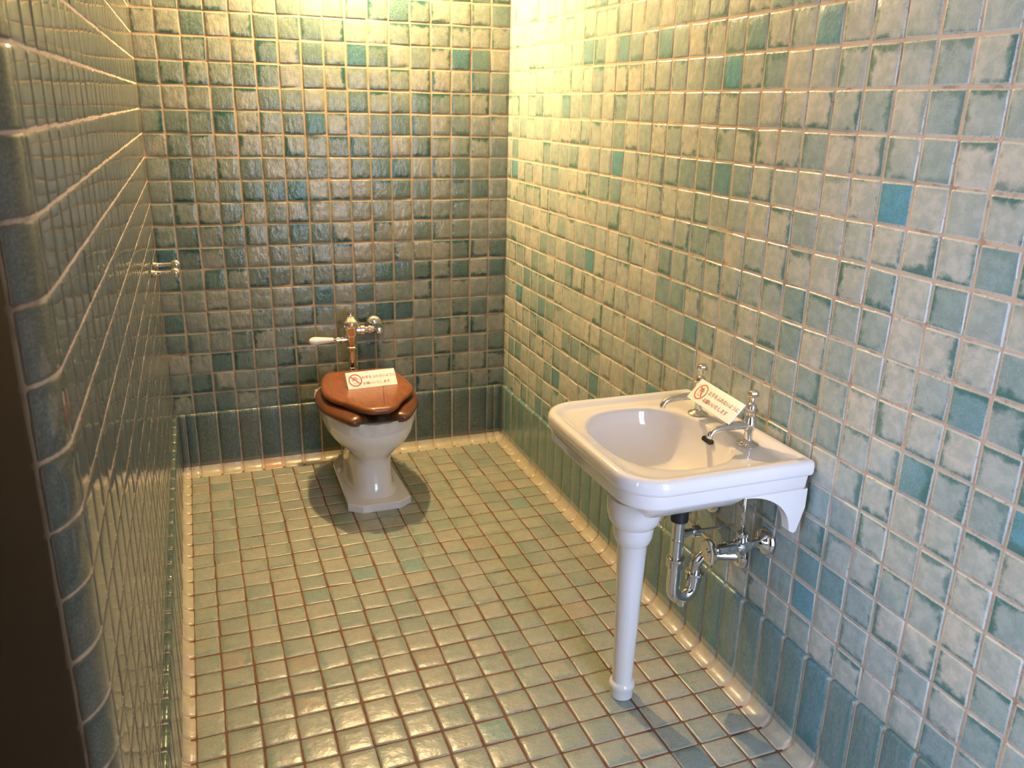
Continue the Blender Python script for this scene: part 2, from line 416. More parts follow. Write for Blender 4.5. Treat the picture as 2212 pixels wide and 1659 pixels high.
# --- floor
XF, PXF, DF, PDF = 0.605, 1.0005, 0.663, 0.9904
ff = lambda a, b, n: (-a, -b, -ZF + n)
mb = MB()
xs = [XF + PXF * k for k in range(16)] + [16.44]
ys = [DF + PDF * k for k in range(40)]; ys = [y for y in ys if y < -YFRONT - 0.4] + [-YFRONT - 0.25]
for i in range(len(xs) - 1):
    for j in range(len(ys) - 1):
        put_tile(mb, ff, xs[i], xs[i + 1], ys[j], ys[j + 1], th=0.03, gap=0.06, jit=0.02, tilt=0.004)
xr = [16.44 + k for k in range(8)]
yr = [y for y in ys if y > -YL + RC + 0.6]
for i in range(len(xr) - 1):
    for j in range(len(yr) - 1):
        put_tile(mb, ff, xr[i], xr[i + 1], yr[j], yr[j + 1], th=0.03, gap=0.06, jit=0.02, tilt=0.004)
mb.add([(0.3, 0.3, -ZF), (XREC - 0.3, 0.3, -ZF), (XREC - 0.3, -56, -ZF), (0.3, -56, -ZF)], [(0, 1, 2, 3)], 1)
struct(mb.build('floor', [M_FLOOR, M_FGROUT], attrs=True))

# --- baseboards: bullnose top, tall face, cove foot
def base_prof(depth):
    p = [(0.0, 0.03), (0.06, 0.035), (0.11, 0.015), (0.145, -0.03), (0.16, -0.10), (0.155, -0.6), (0.15, -1.3), (0.15, -2.0), (0.15, -2.45)]
    r = depth - 0.15 - 0.06; zc = -ZF + 0.035 + r
    p.append((0.15, zc + 0.05))
    for i in range(1, 9):
        a = math.pi / 2 * i / 8; p.append((0.15 + r - r * math.cos(a), zc - r * math.sin(a)))
    p.append((depth - 0.03, -ZF + 0.034)); p.append((depth - 0.0, -ZF + 0.0))
    return p
ACR = [0.0, 0.05, 0.12, 0.5, 0.88, 0.95, 1.0]; ACH = [0.055, 0.012, 0.0, 0.0, 0.0, 0.012, 0.055]
def baseboard(name, fn, joints, depth, flip, mat, cove_from=10, cracks=()):
    mb = MB(); pr = base_prof(depth); tot = sum(math.dist(pr[i], pr[i + 1]) for i in range(len(pr) - 1))
    nrm = []
    for i in range(len(pr)):
        a = pr[max(i - 1, 0)]; b = pr[min(i + 1, len(pr) - 1)]
        tx, tz = b[0] - a[0], b[1] - a[1]; l = math.hypot(tx, tz); nrm.append((-tz / l, tx / l))
    for k in range(len(joints) - 1):
        a0, a1 = joints[k] + 0.022, joints[k + 1] - 0.022
        rn = (rng.random(), rng.random(), rng.random()); rn2 = (rng.random(), rn[1], rn[2]); dep = rng.uniform(-0.012, 0.012); tw = rng.uniform(-0.01, 0.01)
        for lo, hi, mi, r in ((0, cove_from, 0, rn), (cove_from, len(pr) - 1, 1, rn2)):
            vs = []; uv = []; s = 0
            for i in range(lo, hi + 1):
                if i > lo: s += math.dist(pr[i - 1], pr[i])
                for c, h in zip(ACR, ACH):
                    n_, z_ = pr[i]
                    n_ -= nrm[i][0] * h - (dep + tw * (c - 0.5)) * (1 if 2 < i < len(pr) - 2 else 0); z_ -= nrm[i][1] * h
                    vs.append(fn(a0 + (a1 - a0) * c, z_, n_))
                    uv.append((c, (0.06 + 0.88 * (s / (2.6 if mi == 0 else 1.2))), 0))
            w = len(ACR)
            fs = [(i * w + j, i * w + j + 1, (i + 1) * w + j + 1, (i + 1) * w + j) for i in range(hi - lo) for j in range(w - 1)]
            if flip: fs = [tuple(reversed(f)) for f in fs]
            mb.add(vs, fs, mi, uv, r)
    # joint filler just under the tile faces
    vs = []; fs = []; al = [joints[0]]
    for k in range(len(joints) - 1): al += [joints[k] + (joints[k + 1] - joints[k]) * t for t in (0.25, 0.5, 0.75, 1.0)]
    for a in al:
        for i in range(len(pr)): vs.append(fn(a, pr[i][1] - nrm[i][1] * 0.05, pr[i][0] - nrm[i][0] * 0.05))
    w = len(pr)
    for k in range(len(al) - 1):
        for i in range(w - 1):
            f = (k * w + i, k * w + i + 1, (k + 1) * w + i + 1, (k + 1) * w + i); fs.append(f if not flip else tuple(reversed(f)))
    fs = [tuple(reversed(f)) for f in fs]
    mb.add(vs, fs, 2)
    for line in cracks:                                     # hairline cracks in the glaze
        vs = []; fs = []
        for i, (x, z) in enumerate(line):
            k = 0.014 if i % 2 else 0.02; vs += [fn(-x - k * 0.5, z - k, 0.168), fn(-x + k * 0.5, z + k, 0.168)]
        fs = [(2 * i, 2 * i + 1, 2 * i + 3, 2 * i + 2) for i in range(len(line) - 1)]; mb.add(vs, fs, 3)
    return struct(mb.build(name, [mat, M_COVE, M_GROUT, M_RUBBER], attrs=True))
CRACKS = [[(-1.91, -2.40), (-1.91, -2.23), (-1.77, -2.20), (-1.28, -2.24), (-1.0, -2.33), (-0.98, -2.46), (-0.59, -2.45), (-0.53, -2.40)], [(-0.52, -2.16), (-0.25, -2.08), (-0.17, -2.09)]]
jb = [0.16, 0.56] + [0.9943 + k for k in range(16)] + [16.46, 16.80]
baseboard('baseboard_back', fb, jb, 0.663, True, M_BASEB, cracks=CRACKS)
jr = [0.16] + [0.663 + 0.9904 * k for k in range(40)]; jr = [j for j in jr if j < -YFRONT - 0.3] + [-YFRONT - 0.1]
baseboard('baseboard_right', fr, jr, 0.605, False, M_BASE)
jl = [0.16] + [0.663 + 0.9904 * k for k in range(40)]; jl = [j for j in jl if j < -YL - 0.3] + [-YL, -YL + q, -YL + 2 * q]
jl += [jl[-1] + k + 1 for k in range(5)] + [LEND - 0.1]
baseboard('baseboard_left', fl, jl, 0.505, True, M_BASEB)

DX0, DX1, DZ1 = -15.46, -8.3, 19.5
# --- plain shell: ceiling, front wall with doorway and window, recess side, dark passage behind
mb = MB(); mb.box((XREC - 0.5, YFRONT - 3.2, ZCEIL), (0.5, 0.5, ZCEIL + 0.5)); mb.box((XREC - 0.5, -56, ZCEIL), (DX1 + 0.7, YFRONT - 3.2, ZCEIL + 0.5)); struct(mb.build('ceiling', M_PLASTER, smooth=False))
def wall_with_holes(name, mats):
    mb = MB(); y1 = YFRONT; zb = -ZF
    def bx(x0, x1, z0, z1, mi=0): mb.box((x0, YFRONT - (0.9 if x0 < DX1 else 3.2), z0), (x1, y1, z1), mi)      # deepened beside the doorway, unseen, to keep window light off the left column
    bx(XREC - 0.4, DX0 - 0.7, zb, ZCEIL); bx(DX0 - 0.7, DX1 + 0.3, DZ1 + 0.6, ZCEIL)
    bx(DX1 + 0.3, WX0, zb, ZCEIL); bx(WX0, WX1, zb, WZ0); bx(WX0, WX1, WZ1, ZCEIL); bx(WX1, 0.3, zb, ZCEIL)
    return struct(mb.build(name, mats, smooth=False))
wall_with_holes('wall_front', M_PLASTER)
mb = MB()
mb.box((DX0 - 0.7, YFRONT - 0.98, -ZF), (DX0, YFRONT + 0.08, DZ1 + 0.6)); mb.box((DX1, YFRONT - 0.98, -ZF), (DX1 + 0.3, YFRONT + 0.08, DZ1 + 0.6))
mb.box((DX0, YFRONT - 0.98, DZ1), (DX1, YFRONT + 0.08, DZ1 + 0.6))
struct(mb.build('trim_1', M_DARKWOOD, smooth=False))
mb = MB()
for (y0, y1, z0, z1) in ((-56, VY0, -ZF, ZCEIL), (VY0, VY1, -ZF, VZ0), (VY0, VY1, VZ1, ZCEIL), (VY1, YL - RC + 0.4, -ZF, ZCEIL)):
    mb.box((XREC - 0.4, y0, z0), (XREC, y1, z1))
struct(mb.build('wall_recess', M_PLASTER, smooth=False))
added_win = bpy.data.objects.new('added_window', None); C.objects.link(added_win); added_win['kind'] = 'structure'  # made-up window, lets cool daylight onto the right wall
mb = MB()
for (y0, y1, z0, z1) in ((VY0, VY0 + 0.35, VZ0, VZ1), (VY1 - 0.35, VY1, VZ0, VZ1), (VY0, VY1, VZ0, VZ0 + 0.35), (VY0, VY1, VZ1 - 0.35, VZ1), (VY0, VY1, 6.6, 6.85), (VY0, VY1, 13.2, 13.45)):
    mb.box((VX - 0.36, y0, z0), (VX - 0.08, y1, z1))
o = mb.build('window_frame', M_WHITEPAINT, smooth=False); o.parent = added_win
mb = MB(); mb.box((VX - 0.23, VY0 + 0.1, VZ0 + 0.1), (VX - 0.21, VY1 - 0.1, VZ1 - 0.1)); o = mb.build('window_pane', M_GLASS, smooth=False); o.parent = added_win
mb = MB(); mb.box((XREC - 0.4, -56.4, -ZF), (DX1 + 0.7, -56, ZCEIL)); mb.box((DX1 + 0.3, -56, -ZF), (DX1 + 0.7, YFRONT - 3.2, ZCEIL))
struct(mb.build('wall_passage', M_DARKWOOD, smooth=False))
# window: frame, bars, panes
win = bpy.data.objects.new('window_1', None); C.objects.link(win); win['kind'] = 'structure'
mb = MB(); ya, yb = WY - 0.17, WY + 0.17
fw = 0.42
mb.box((WX0, ya, WZ0), (WX0 + fw, yb, WZ1)); mb.box((WX1 - fw, ya, WZ0), (WX1, yb, WZ1))
mb.box((WX0, ya, WZ0), (WX1, yb, WZ0 + fw)); mb.box((WX0, ya, WZ1 - fw), (WX1, yb, WZ1))
xm = (WX0 + WX1) / 2; mb.box((xm - 0.25, ya, WZ0), (xm + 0.25, yb, WZ1))
for k in range(1, 4):
    z = WZ0 + (WZ1 - WZ0) * k / 4; mb.box((WX0, ya + 0.06, z - 0.14), (WX1, yb - 0.06, z + 0.14))
o = mb.build('window_frame', M_WHITEPAINT, smooth=False); o.parent = win
mb = MB(); mb.box((WX0 + 0.1, WY - 0.01, WZ0 + 0.1), (WX1 - 0.1, WY + 0.01, WZ1 - 0.1))
o = mb.build('window_pane', M_GLASS, smooth=False); o.parent = win
mb = MB(); mb.box((WX0 + 0.02, WY + 0.17, WZ0), (WX1 - 0.02, YFRONT + 0.35, WZ0 + 0.25)); o = mb.build('window_sill', M_WHITEPAINT, smooth=False); o.parent = win

# ------------------------------------------------------------------ curves
def catmull(P, per=8, closed=True):
    out = []; n = len(P)
    rng_ = range(n) if closed else range(n - 1)
    for i in rng_:
        g = (lambda k: P[k % n]) if closed else (lambda k: P[min(max(k, 0), n - 1)])
        p0, p1, p2, p3 = g(i - 1), g(i), g(i + 1), g(i + 2)
        for s in range(per):
            t = s / per
            out.append(tuple(0.5 * (2 * p1[d] + (p2[d] - p0[d]) * t + (2 * p0[d] - 5 * p1[d] + 4 * p2[d] - p3[d]) * t * t + (3 * p1[d] - p0[d] - 3 * p2[d] + p3[d]) * t ** 3) for d in range(len(p1))))
    if not closed: out.append(tuple(P[-1]))
    return out
def offset_loop(P, d):
    """inset a counter-clockwise outline by d"""
    n = len(P); out = []
    for i in range(n):
        a, b = P[i - 1], P[(i + 1) % n]; tx, ty = b[0] - a[0], b[1] - a[1]; l = math.hypot(tx, ty) or 1
        out.append((P[i][0] - ty / l * d, P[i][1] + tx / l * d))
    return out

# ------------------------------------------------------------------ toilet
TX = -8.37
toilet = thing('toilet', 'cream porcelain pedestal toilet with brown wooden seat and closed lid', 'toilet', (TX, -4.0, -ZF))
def sup(w, yf, yb, n=64, e=2.35):
    c = (yf + yb) / 2; h = (yb - yf) / 2; out = []
    for j in range(n):
        a = 2 * math.pi * j / n; ca, sa_ = math.cos(a), math.sin(a)
        out.append((TX + w * math.copysign(abs(ca) ** (2 / e), ca), c + h * math.copysign(abs(sa_) ** (2 / e), sa_)))
    return out
levels = [(0.2, 0.8, -5.6, -2.6, 2.2), (0.45, 1.25, -6.3, -2.2, 2.2), (0.9, 1.55, -6.75, -1.8, 2.2), (1.2, 1.66, -6.88, -1.6, 2.2), (1.26, 1.72, -6.95, -1.3, 2.3), (1.27, 1.90, -7.12, -0.75, 2.3), (1.24, 2.02, -7.28, -0.65, 2.3), (1.05, 2.09, -7.40, -0.60, 2.3), (0.80, 2.10, -7.42, -0.62, 2.3), (0.45, 2.03, -7.36, -0.72, 2.3), (0.10, 1.86, -7.18, -0.9, 2.3),
          (-0.20, 1.63, -6.95, -1.1, 2.3), (-0.45, 1.38, -6.70, -1.3, 2.3), (-0.65, 1.18, -6.48, -1.5, 2.4), (-0.85, 1.05, -6.25, -1.6, 2.5), (-1.05, 0.99, -6.06, -1.65, 2.6),
          (-1.35, 0.98, -5.98, -1.65, 2.7), (-1.9, 1.0, -5.99, -1.6, 2.8), (-2.4, 1.03, -6.10, -1.5, 2.8), (-2.62, 1.08, -6.22, -1.5, 2.8), (-2.70, 1.16, -6.34, -1.4, 2.8), (-2.735, 1.21, -6.40, -1.4, 2.8)]
mb = MB(); L = []
for z, w, yf, yb_, e in levels: L.append([(x, y, z) for x, y in sup(w, yf, yb_, e=e)])
mb.loops(L)
bowl = mb.build('bowl', M_TOIL, toilet, angle=50)
bp_ = [(TX - 1.42, -6.52), (TX - 0.80, -6.95), (TX + 0.92, -6.95), (TX + 1.50, -6.52), (TX + 1.42, -1.9), (TX + 0.9, -0.75), (TX - 0.9, -0.75), (TX - 1.36, -1.9)]
mb = MB(); mb.loops([[(x, y, z) for x, y in offset_loop(bp_, d)] for d, z in ((0, -ZF + 0.03), (0, -2.77), (0.03, -2.735), (0.07, -2.73))])
mb.build('foot_plate', M_TOIL, toilet, angle=30)
for sx in (-0.86, 0.86):
    mb = MB(); mb.lathe((TX + sx * 1.36, -2.9, -2.735), [(0.19, 0), (0.195, 0.06), (0.18, 0.15), (0.13, 0.22), (0.05, 0.255), (0.01, 0.26)], n=20)
    mb.build('bolt_cap', M_PORC, toilet)
# seat: horseshoe with an open front
half = [(0.80, -7.42), (1.02, -7.02), (1.38, -6.32), (1.72, -5.45), (1.84, -4.6), (1.78, -3.7), (1.50, -2.85), (0.95, -2.32), (0.0, -2.15)]
path = [(TX - 0.03 + x, y) for x, y in half] + [(TX - 0.03 - x, y) for x, y in reversed(half[:-1])]
cp = catmull([(x, y, 1.50) for x, y in path], 6, closed=False)
n = len(cp); rad = []
for i in range(n):
    e = min(i, n - 1 - i) / 5.0; k = math.sqrt(max(0.0, 1 - (1 - min(e, 1)) ** 2)) if e < 1 else 1.0
    rad.append((0.48 * max(k, 0.12), 0.26 * max(k, 0.12)))
mb = MB(); mb.tube(cp, rad, n=24); mb.build('seat', M_WOODS, toilet)
# lid
lh = [(0.0, -7.70), (0.45, -7.66), (0.82, -7.28), (1.18, -6.62), (1.66, -5.95), (1.98, -5.30), (2.06, -4.55), (1.98, -3.6), (1.78, -2.6), (1.42, -1.95), (0.7, -1.86)]
lo = [(TX + x, y) for x, y in lh] + [(TX - x, y) for x, y in reversed(lh[1:])]
lo = catmull(lo, 7)
mb = MB(); LL = []
for d, z in ((0.42, 1.77), (0.22, 1.80), (0.10, 1.85), (0.02, 1.92), (0.0, 2.0), (0.02, 2.08), (0.08, 2.14), (0.18, 2.165), (0.5, 2.17)):
    LL.append([(x, y, z) for x, y in offset_loop(lo, d)])
mb.loops(LL); mb.build('lid', M_WOOD, toilet, angle=60)
for sx in (-1, 1):
    mb = MB(); mb.tube([(TX + sx * 0.55, -1.62, 1.27), (TX + sx * 0.55, -1.62, 1.7)], 0.12, 14); mb.tube([(TX + sx * 0.25, -1.66, 1.72), (TX + sx * 0.85, -1.66, 1.72)], 0.15, 14)
    mb.build('seat_hinge', M_CHROME, toilet)

# crumpled film tied over the bowl rim
mb = MB(); nn = 160; rr = random.Random(3); L = []
ph = [rr.uniform(0, 6.28) for _ in range(12)]
for (z, off, wob) in ((1.42, 0.20, 1.0), (1.28, 0.12, 0.9), (1.10, 0.08, 0.5), (0.92, 0.06, 0.3), (0.76, 0.04, 0.3)):
    l = []
    for j, (x, y) in enumerate(sup(2.09 + off * 0.55, -7.40 - off * 0.6, -0.58 + off * 0.3, nn, 2.3)):
        a = 2 * math.pi * j / nn
        w = 0.05 * math.sin(9 * a + ph[0]) + 0.035 * math.sin(23 * a + ph[1] + z * 4) + 0.03 * math.sin(41 * a + ph[2] - z * 7)
        cx, cy = TX, -4.0; dx, dy = x - cx, y - cy; dl = math.hypot(dx, dy)
        dz = 0.06 * math.sin(3 * a + ph[3]) + 0.03 * math.sin(11 * a + ph[4]) + rr.uniform(-0.012, 0.012)
        k = wob * max(w + 0.05, 0.0)
        l.append((x + dx / dl * k, y + dy / dl * k, z + (dz if z > 1.3 or z < 0.8 else dz * 0.3)))
    L.append(l)
mb.loops(L, cap0=False, cap1=False)
film = mb.build('plastic_film', M_FILM, angle=40)
film['label'] = 'crumpled translucent plastic film wrapped around the toilet bowl rim under the wooden seat'; film['category'] = 'plastic film'

# ------------------------------------------------------------------ flush valve
FX, FY = -8.43, -1.0
fv = thing('flush_valve', 'chrome flush valve with white porcelain lever on wall above toilet', 'flush valve', (FX, FY, 3.0))
mb = MB(); mb.lathe((FX, FY, 0), [(0.20, 1.28), (0.20, 1.84), (0.27, 1.86), (0.28, 1.93), (0.27, 2.02), (0.20, 2.05), (0.195, 2.9), (0.24, 2.94), (0.31, 2.98), (0.315, 3.08), (0.27, 3.13)])
mb.build('flush_pipe', M_CHROME, fv, angle=40)
mb = MB(); mb.lathe((FX, FY, 0), [(0.27, 3.12), (0.27, 3.62), (0.30, 3.66), (0.345, 3.72), (0.345, 4.05), (0.38, 4.10), (0.43, 4.16), (0.445, 4.26), (0.44, 4.36), (0.40, 4.42)])
mb.build('valve_body', M_CHROME, fv, angle=40)
mb = MB(); mb.lathe((FX, FY, 0), [(0.43, 4.40), (0.40, 4.45), (0.30, 4.53), (0.25, 4.60), (0.22, 4.64), (0.13, 4.66), (0.12, 4.72), (0.15, 4.74), (0.15, 4.80), (0.11, 4.83), (0.01, 4.83)])
mb.build('valve_cap', M_CHROME, fv, angle=40)
lev = []
mb = MB(); mb.lathe((FX, FY, 3.47), [(0.15, -0.2), (0.15, -0.38), (0.20, -0.40), (0.20, -0.48), (0.12, -0.50), (0.12, -0.56), (0.17, -0.58), (0.17, -0.72), (0.10, -0.76), (0.08, -0.90)], axis='x')
lever = mb.build('lever', M_CHROME, fv, angle=40)
mb = MB(); mb.lathe((FX, FY, 3.49), [(0.09, -0.86), (0.11, -0.90), (0.13, -1.1), (0.17, -1.45), (0.20, -1.70), (0.195, -1.85), (0.15, -1.97), (0.08, -2.03), (0.01, -2.05)], axis='x')
o = mb.build('lever_handle', M_HANDLE, fv); o.parent = lever; o['label'] = 'white porcelain handle'
mb = MB(); mb.lathe((FX, FY, 3.92), [(0.22, 0.25), (0.22, 0.44), (0.26, 0.46), (0.27, 0.64), (0.18, 0.68), (0.17, 0.82), (0.23, 0.84), (0.23, 0.97), (0.16, 0.99), (0.16, 1.3)], axis='x')
mb.build('supply_elbow', M_CHROME, fv, angle=40)
SX = -7.10
mb = MB(); mb.lathe((SX, FY, 3.93), [(0.01, -0.62), (0.14, -0.60), (0.19, -0.54), (0.20, -0.36), (0.21, -0.30), (0.17, -0.28), (0.17, -0.2), (0.24, -0.1), (0.25, 0.15), (0.18, 0.25), (0.15, 0.9), (0.15, 0.98)], axis='y')
mb.build('stop_cock', M_CHROME, fv, angle=40)
mb = MB(); mb.lathe((SX, 0, 3.95), [(0.18, -0.40), (0.30, -0.36), (0.42, -0.26), (0.47, -0.12), (0.48, -0.03)], axis='y')
mb.build('wall_flange', M_CHROME, fv, angle=40)

# ------------------------------------------------------------------ washbasin
basin = thing('washbasin', 'white porcelain washbasin on one tapered leg against the right wall', 'washbasin', (-3.0, -21.5, -ZF))
BX0, BX1, BY0, BY1 = -5.60, -0.10, -24.74, -18.33
BC = (-3.08, -21.52)
def rrect(d, nper=40):
    """outline inset by d: large round front corners, small back corners, softly bowed front"""
    x0, x1, y0, y1 = BX0 + d, BX1 - d, BY0 + d, BY1 - d; rf = max(1.15 - d, 0.2); rb = max(0.14 - d, 0.06); out = []
    for cx, cy, r, a0 in ((x1 - rb, y0 + rb, rb, -90), (x1 - rb, y1 - rb, rb, 0), (x0 + rf, y1 - rf, rf, 90), (x0 + rf, y0 + rf, rf, 180)):
        for i in range(nper + 1):
            a = math.radians(a0 + 90 * i / nper); out.append((cx + r * math.cos(a), cy + r * math.sin(a)))
    res = []
    for i in range(len(out)):
        p, q2 = out[i], out[(i + 1) % len(out)]
        k = max(1, int(math.dist(p, q2) / 0.15))
        for s in range(k): res.append((p[0] + (q2[0] - p[0]) * s / k, p[1] + (q2[1] - p[1]) * s / k))
    res2 = []
    for x, y in res:                                    # soft bow of the front edge
        f = max(0.0, (BX0 + 1.4 - x) / 1.4); res2.append((x - 0.05 * f * math.cos((y - BC[1]) / 3.2 * math.pi / 2), y))
    return res2
NA = 192
ANG = [2 * math.pi * i / NA for i in range(NA)]
# make sure the outline corners get their own rays
def polar(outl):
    th = np.array([math.atan2(y - BC[1], x - BC[0]) for x, y in outl]); r = np.array([math.hypot(x - BC[0], y - BC[1]) for x, y in outl])
    k = np.argsort(th); th, r = th[k], r[k]
    th = np.concatenate([th - 2 * np.pi, th, th + 2 * np.pi]); r = np.concatenate([r, r, r])
    return th, r
ca = [math.atan2(y - BC[1], x - BC[0]) % (2 * math.pi) for x, y in rrect(0) if x > BX1 - 0.15 and (y < BY0 + 0.15 or y > BY1 - 0.15)]
ANG = sorted(set(ANG + ca[::4])); NA = len(ANG)
def ring(d, z):
    th, r = polar(rrect(d)); return [(BC[0] + np.interp(a, th, r) * math.cos(a), BC[1] + np.interp(a, th, r) * math.sin(a), z) for a in ANG]
def bowlr(a, s):
    e = 2.5; ca_, sa_ = math.cos(a), math.sin(a)
    r = (abs(ca_ / 1.86) ** e + abs(sa_ / 2.30) ** e) ** (-1 / e)
    return (BC[0] - 0.03 * 1 + s * r * ca_ - (1 - s) * -0.75, BC[1] + s * r * sa_)
def bring(s, z): return [(*bowlr(a, s), z) for a in ANG]
L = [bring(t, 5.60 - 1.55 * max(0.0, 1 - t ** 2.6) ** 0.62) for t in (0.06, 0.12, 0.2, 0.28, 0.36, 0.44, 0.52, 0.60, 0.68, 0.75, 0.81, 0.86, 0.90, 0.935, 0.96)] + [bring(0.978, 5.46), bring(0.99, 5.50), bring(1.005, 5.55), bring(1.03, 5.575)]
th, r5 = polar(rrect(0.50)); 
def blend(t, z):
    o_ = ring(0.50, z); i_ = bring(1.03, z); return [(i_[k][0] + (o_[k][0] - i_[k][0]) * t, i_[k][1] + (o_[k][1] - i_[k][1]) * t, z) for k in range(NA)]
L += [blend(0.35, 5.585), blend(0.7, 5.59), ring(0.50, 5.60), ring(0.43, 5.63), ring(0.34, 5.69), ring(0.25, 5.73), ring(0.15, 5.74), ring(0.07, 5.715), ring(0.02, 5.66), ring(0.0, 5.57), ring(0.0, 5.40), ring(0.02, 5.33), ring(0.05, 5.305), ring(0.11, 5.29),
      ring(0.115, 5.25), ring(0.14, 4.95), ring(0.17, 4.86), ring(0.24, 4.82), ring(0.60, 4.82), ring(0.9, 4.80)]
L += [[(BC[0] + (p[0] - BC[0]) * k, BC[1] + (p[1] - BC[1]) * k, z) for p in ring(0.9, z)] for k, z in ((0.97, 4.7), (0.88, 4.3), (0.75, 3.95), (0.5, 3.65), (0.2, 3.55))]
mb = MB(); mb.loops(L); mb.build('basin', M_PORC, basin, angle=42)
# side brackets with a concave sweep
for ys_ in (-24.58, -18.80):
    pts = [(-0.16, 4.86), (-0.16, 4.3), (-0.36, 3.60), (-0.44, 3.55), (-0.60, 3.64)]
    for i in range(1, 15):
        a = math.pi / 2 * i / 14; pts.append((-0.62 - 1.55 * (1 - math.cos(a)), 3.66 + 1.18 * math.sin(a)))
    pts.append((-2.2, 4.86))
    mb = MB(); mb.loops([[(x, ys_ + dy, z) for x, z in pts] for dy in (0.0, 0.30)]); mb.build('bracket', M_PORC, basin, angle=30)
# leg
LX, LY = -3.80, -21.72
mb = MB()
mb.lathe((LX, LY, 0), [(0.33, -ZF + 0.03), (0.365, -ZF + 0.06), (0.375, -2.78), (0.405, -2.70), (0.41, -2.62), (0.385, -2.55), (0.325, -2.50), (0.315, -2.40), (0.34, -1.2), (0.375, 0), (0.41, 1.2), (0.45, 2.32),
      (0.47, 2.36), (0.53, 2.44), (0.575, 2.60), (0.595, 2.80), (0.60, 2.95), (0.66, 3.00), (0.75, 3.14), (0.81, 3.40), (0.825, 3.65), (0.825, 3.88)], n=48)
mb.build('leg', M_PORC, basin, angle=35)
# overflow slot in the back of the bowl
mb = MB(); xo, zo = -1.375, 5.20
pl = []
for i in range(24):
    a = 2 * math.pi * i / 24; cy_ = 0.19 if math.cos(a) > 0 else -0.19
    pl.append((cy_ + 0.065 * math.cos(a), 0.065 * math.sin(a)))
mb.loops([[(xo + dx + 0.35 * t[1], -21.46 + t[0], zo + t[1]) for t in pl] for dx in (0.12, -0.015)])
mb.build('overflow_slot', M_RUBBER, basin, angle=30)
mb = MB(); mb.lathe((BC[0] + 0.72, BC[1], 0), [(0.05, 4.05), (0.2, 4.07), (0.24, 4.05), (0.24, 3.6)], n=24); mb.build('drain', M_CHROME, basin)
# taps
def tap(tx, ty):
    mb = MB(); mb.lathe((tx, ty, 0), [(0.10, 5.70), (0.12, 5.72), (0.125, 5.80), (0.12, 5.98), (0.15, 6.03), (0.185, 6.12), (0.19, 6.24), (0.165, 6.36), (0.125, 6.44), (0.15, 6.48), (0.16, 6.56), (0.125, 6.60), (0.14, 6.66), (0.135, 6.76), (0.08, 6.82), (0.04, 6.84), (0.04, 6.90)], n=28)
    t = mb.build('tap', M_CHROME, basin, angle=40)
    mb = MB(); mb.lathe((tx, ty, 0), [(0.31, 5.58), (0.32, 5.61), (0.30, 5.64), (0.20, 5.67), (0.13, 5.73), (0.12, 5.78)], n=28); mb.build('escutcheon', M_CHROME, basin, angle=40).parent = t
    mb = MB(); mb.lathe((tx, ty, 0), [(0.05, 6.88), (0.05, 6.98), (0.11, 7.01), (0.16, 7.03), (0.165, 7.07), (0.145, 7.10), (0.155, 7.12), (0.15, 7.16), (0.11, 7.19), (0.01, 7.20)], n=8); mb.build('tap_handle', M_CHROME, basin, angle=25).parent = t
    mb = MB()
    pts = catmull([(tx - 0.08, ty, 6.19), (tx - 0.5, ty, 6.20), (tx - 0.9, ty, 6.175), (tx - 1.15, ty, 6.13), (tx - 1.27, ty, 6.02), (tx - 1.29, ty, 5.92)], 5, closed=False)
    k = len(pts); mb.tube(pts, [0.125 - 0.035 * min(1, i / (k * 0.7)) for i in range(k)], 18); mb.build('spout', M_CHROME, basin, angle=50).parent = t
    return t
tap(-0.98, -22.86); tap(-0.98, -20.28)
# trap under the bowl
DX_, DY_ = -2.10, -21.5
mb = MB(); mb.lathe((DX_, DY_, 0), [(0.20, 1.40), (0.20, 2.62), (0.22, 2.64), (0.22, 2.75), (0.24, 3.0)], n=24); mb.lathe((DX_, DY_, 0), [(0.2, 1.98), (0.207, 2.0), (0.207, 2.05), (0.2, 2.07)], n=24)
trap = mb.build('drain_trap', M_CHROME, basin, angle=40)
mb = MB(); mb.lathe((DX_, DY_, 0), [(0.24, 2.66), (0.27, 2.68), (0.27, 3.60), (0.24, 3.62)], n=24); mb.build('gasket', M_RUBBER, basin, angle=40).parent = trap
up = []
for i in range(13):
    a = math.pi * i / 12; up.append((DX_ + 0.38 * (1 - math.cos(a)), DY_ + 0.02 * i / 12, 0.32 - 0.40 * math.sin(a)))
pts = [(DX_, DY_, 1.36), (DX_, DY_, 0.7)] + up + [(DX_ + 0.76, DY_ + 0.02, 0.62)]
mb = MB(); mb.tube(pts, 0.215, 24)
mb.lathe((DX_ + 0.38, DY_, -0.32), [(0.02, -0.06), (0.15, -0.05), (0.16, 0.05), (0.15, 0.1)], n=20)
mb.build('trap_bend', M_CHROME, basin, angle=40).parent = trap
mb = MB(); mb.lathe((DX_, DY_, 0), [(0.215, 1.08), (0.28, 1.10), (0.28, 1.30), (0.30, 1.33), (0.30, 1.40), (0.215, 1.42)], n=12); mb.build('trap_nut', M_CHROME, basin, angle=30).parent = trap
mb = MB(); mb.lathe((DX_ + 0.76, DY_ + 0.02, 0), [(0.215, 0.48), (0.28, 0.50), (0.28, 0.66), (0.31, 0.69), (0.31, 0.76), (0.2, 0.78)], n=12); mb.build('trap_nut', M_CHROME, basin, angle=30).parent = trap
el = [(DX_ + 0.76, DY_ + 0.02, 0.7), (DX_ + 0.76, DY_ + 0.02, 1.0)]
for i in range(1, 8):
    a = math.pi / 2 * i / 7; el.append((DX_ + 0.76 + 0.36 * (1 - math.cos(a)), DY_ - 0.1 * i / 7, 1.0 + 0.36 * math.sin(a)))
el += [(-0.10, -21.95, 1.36)]
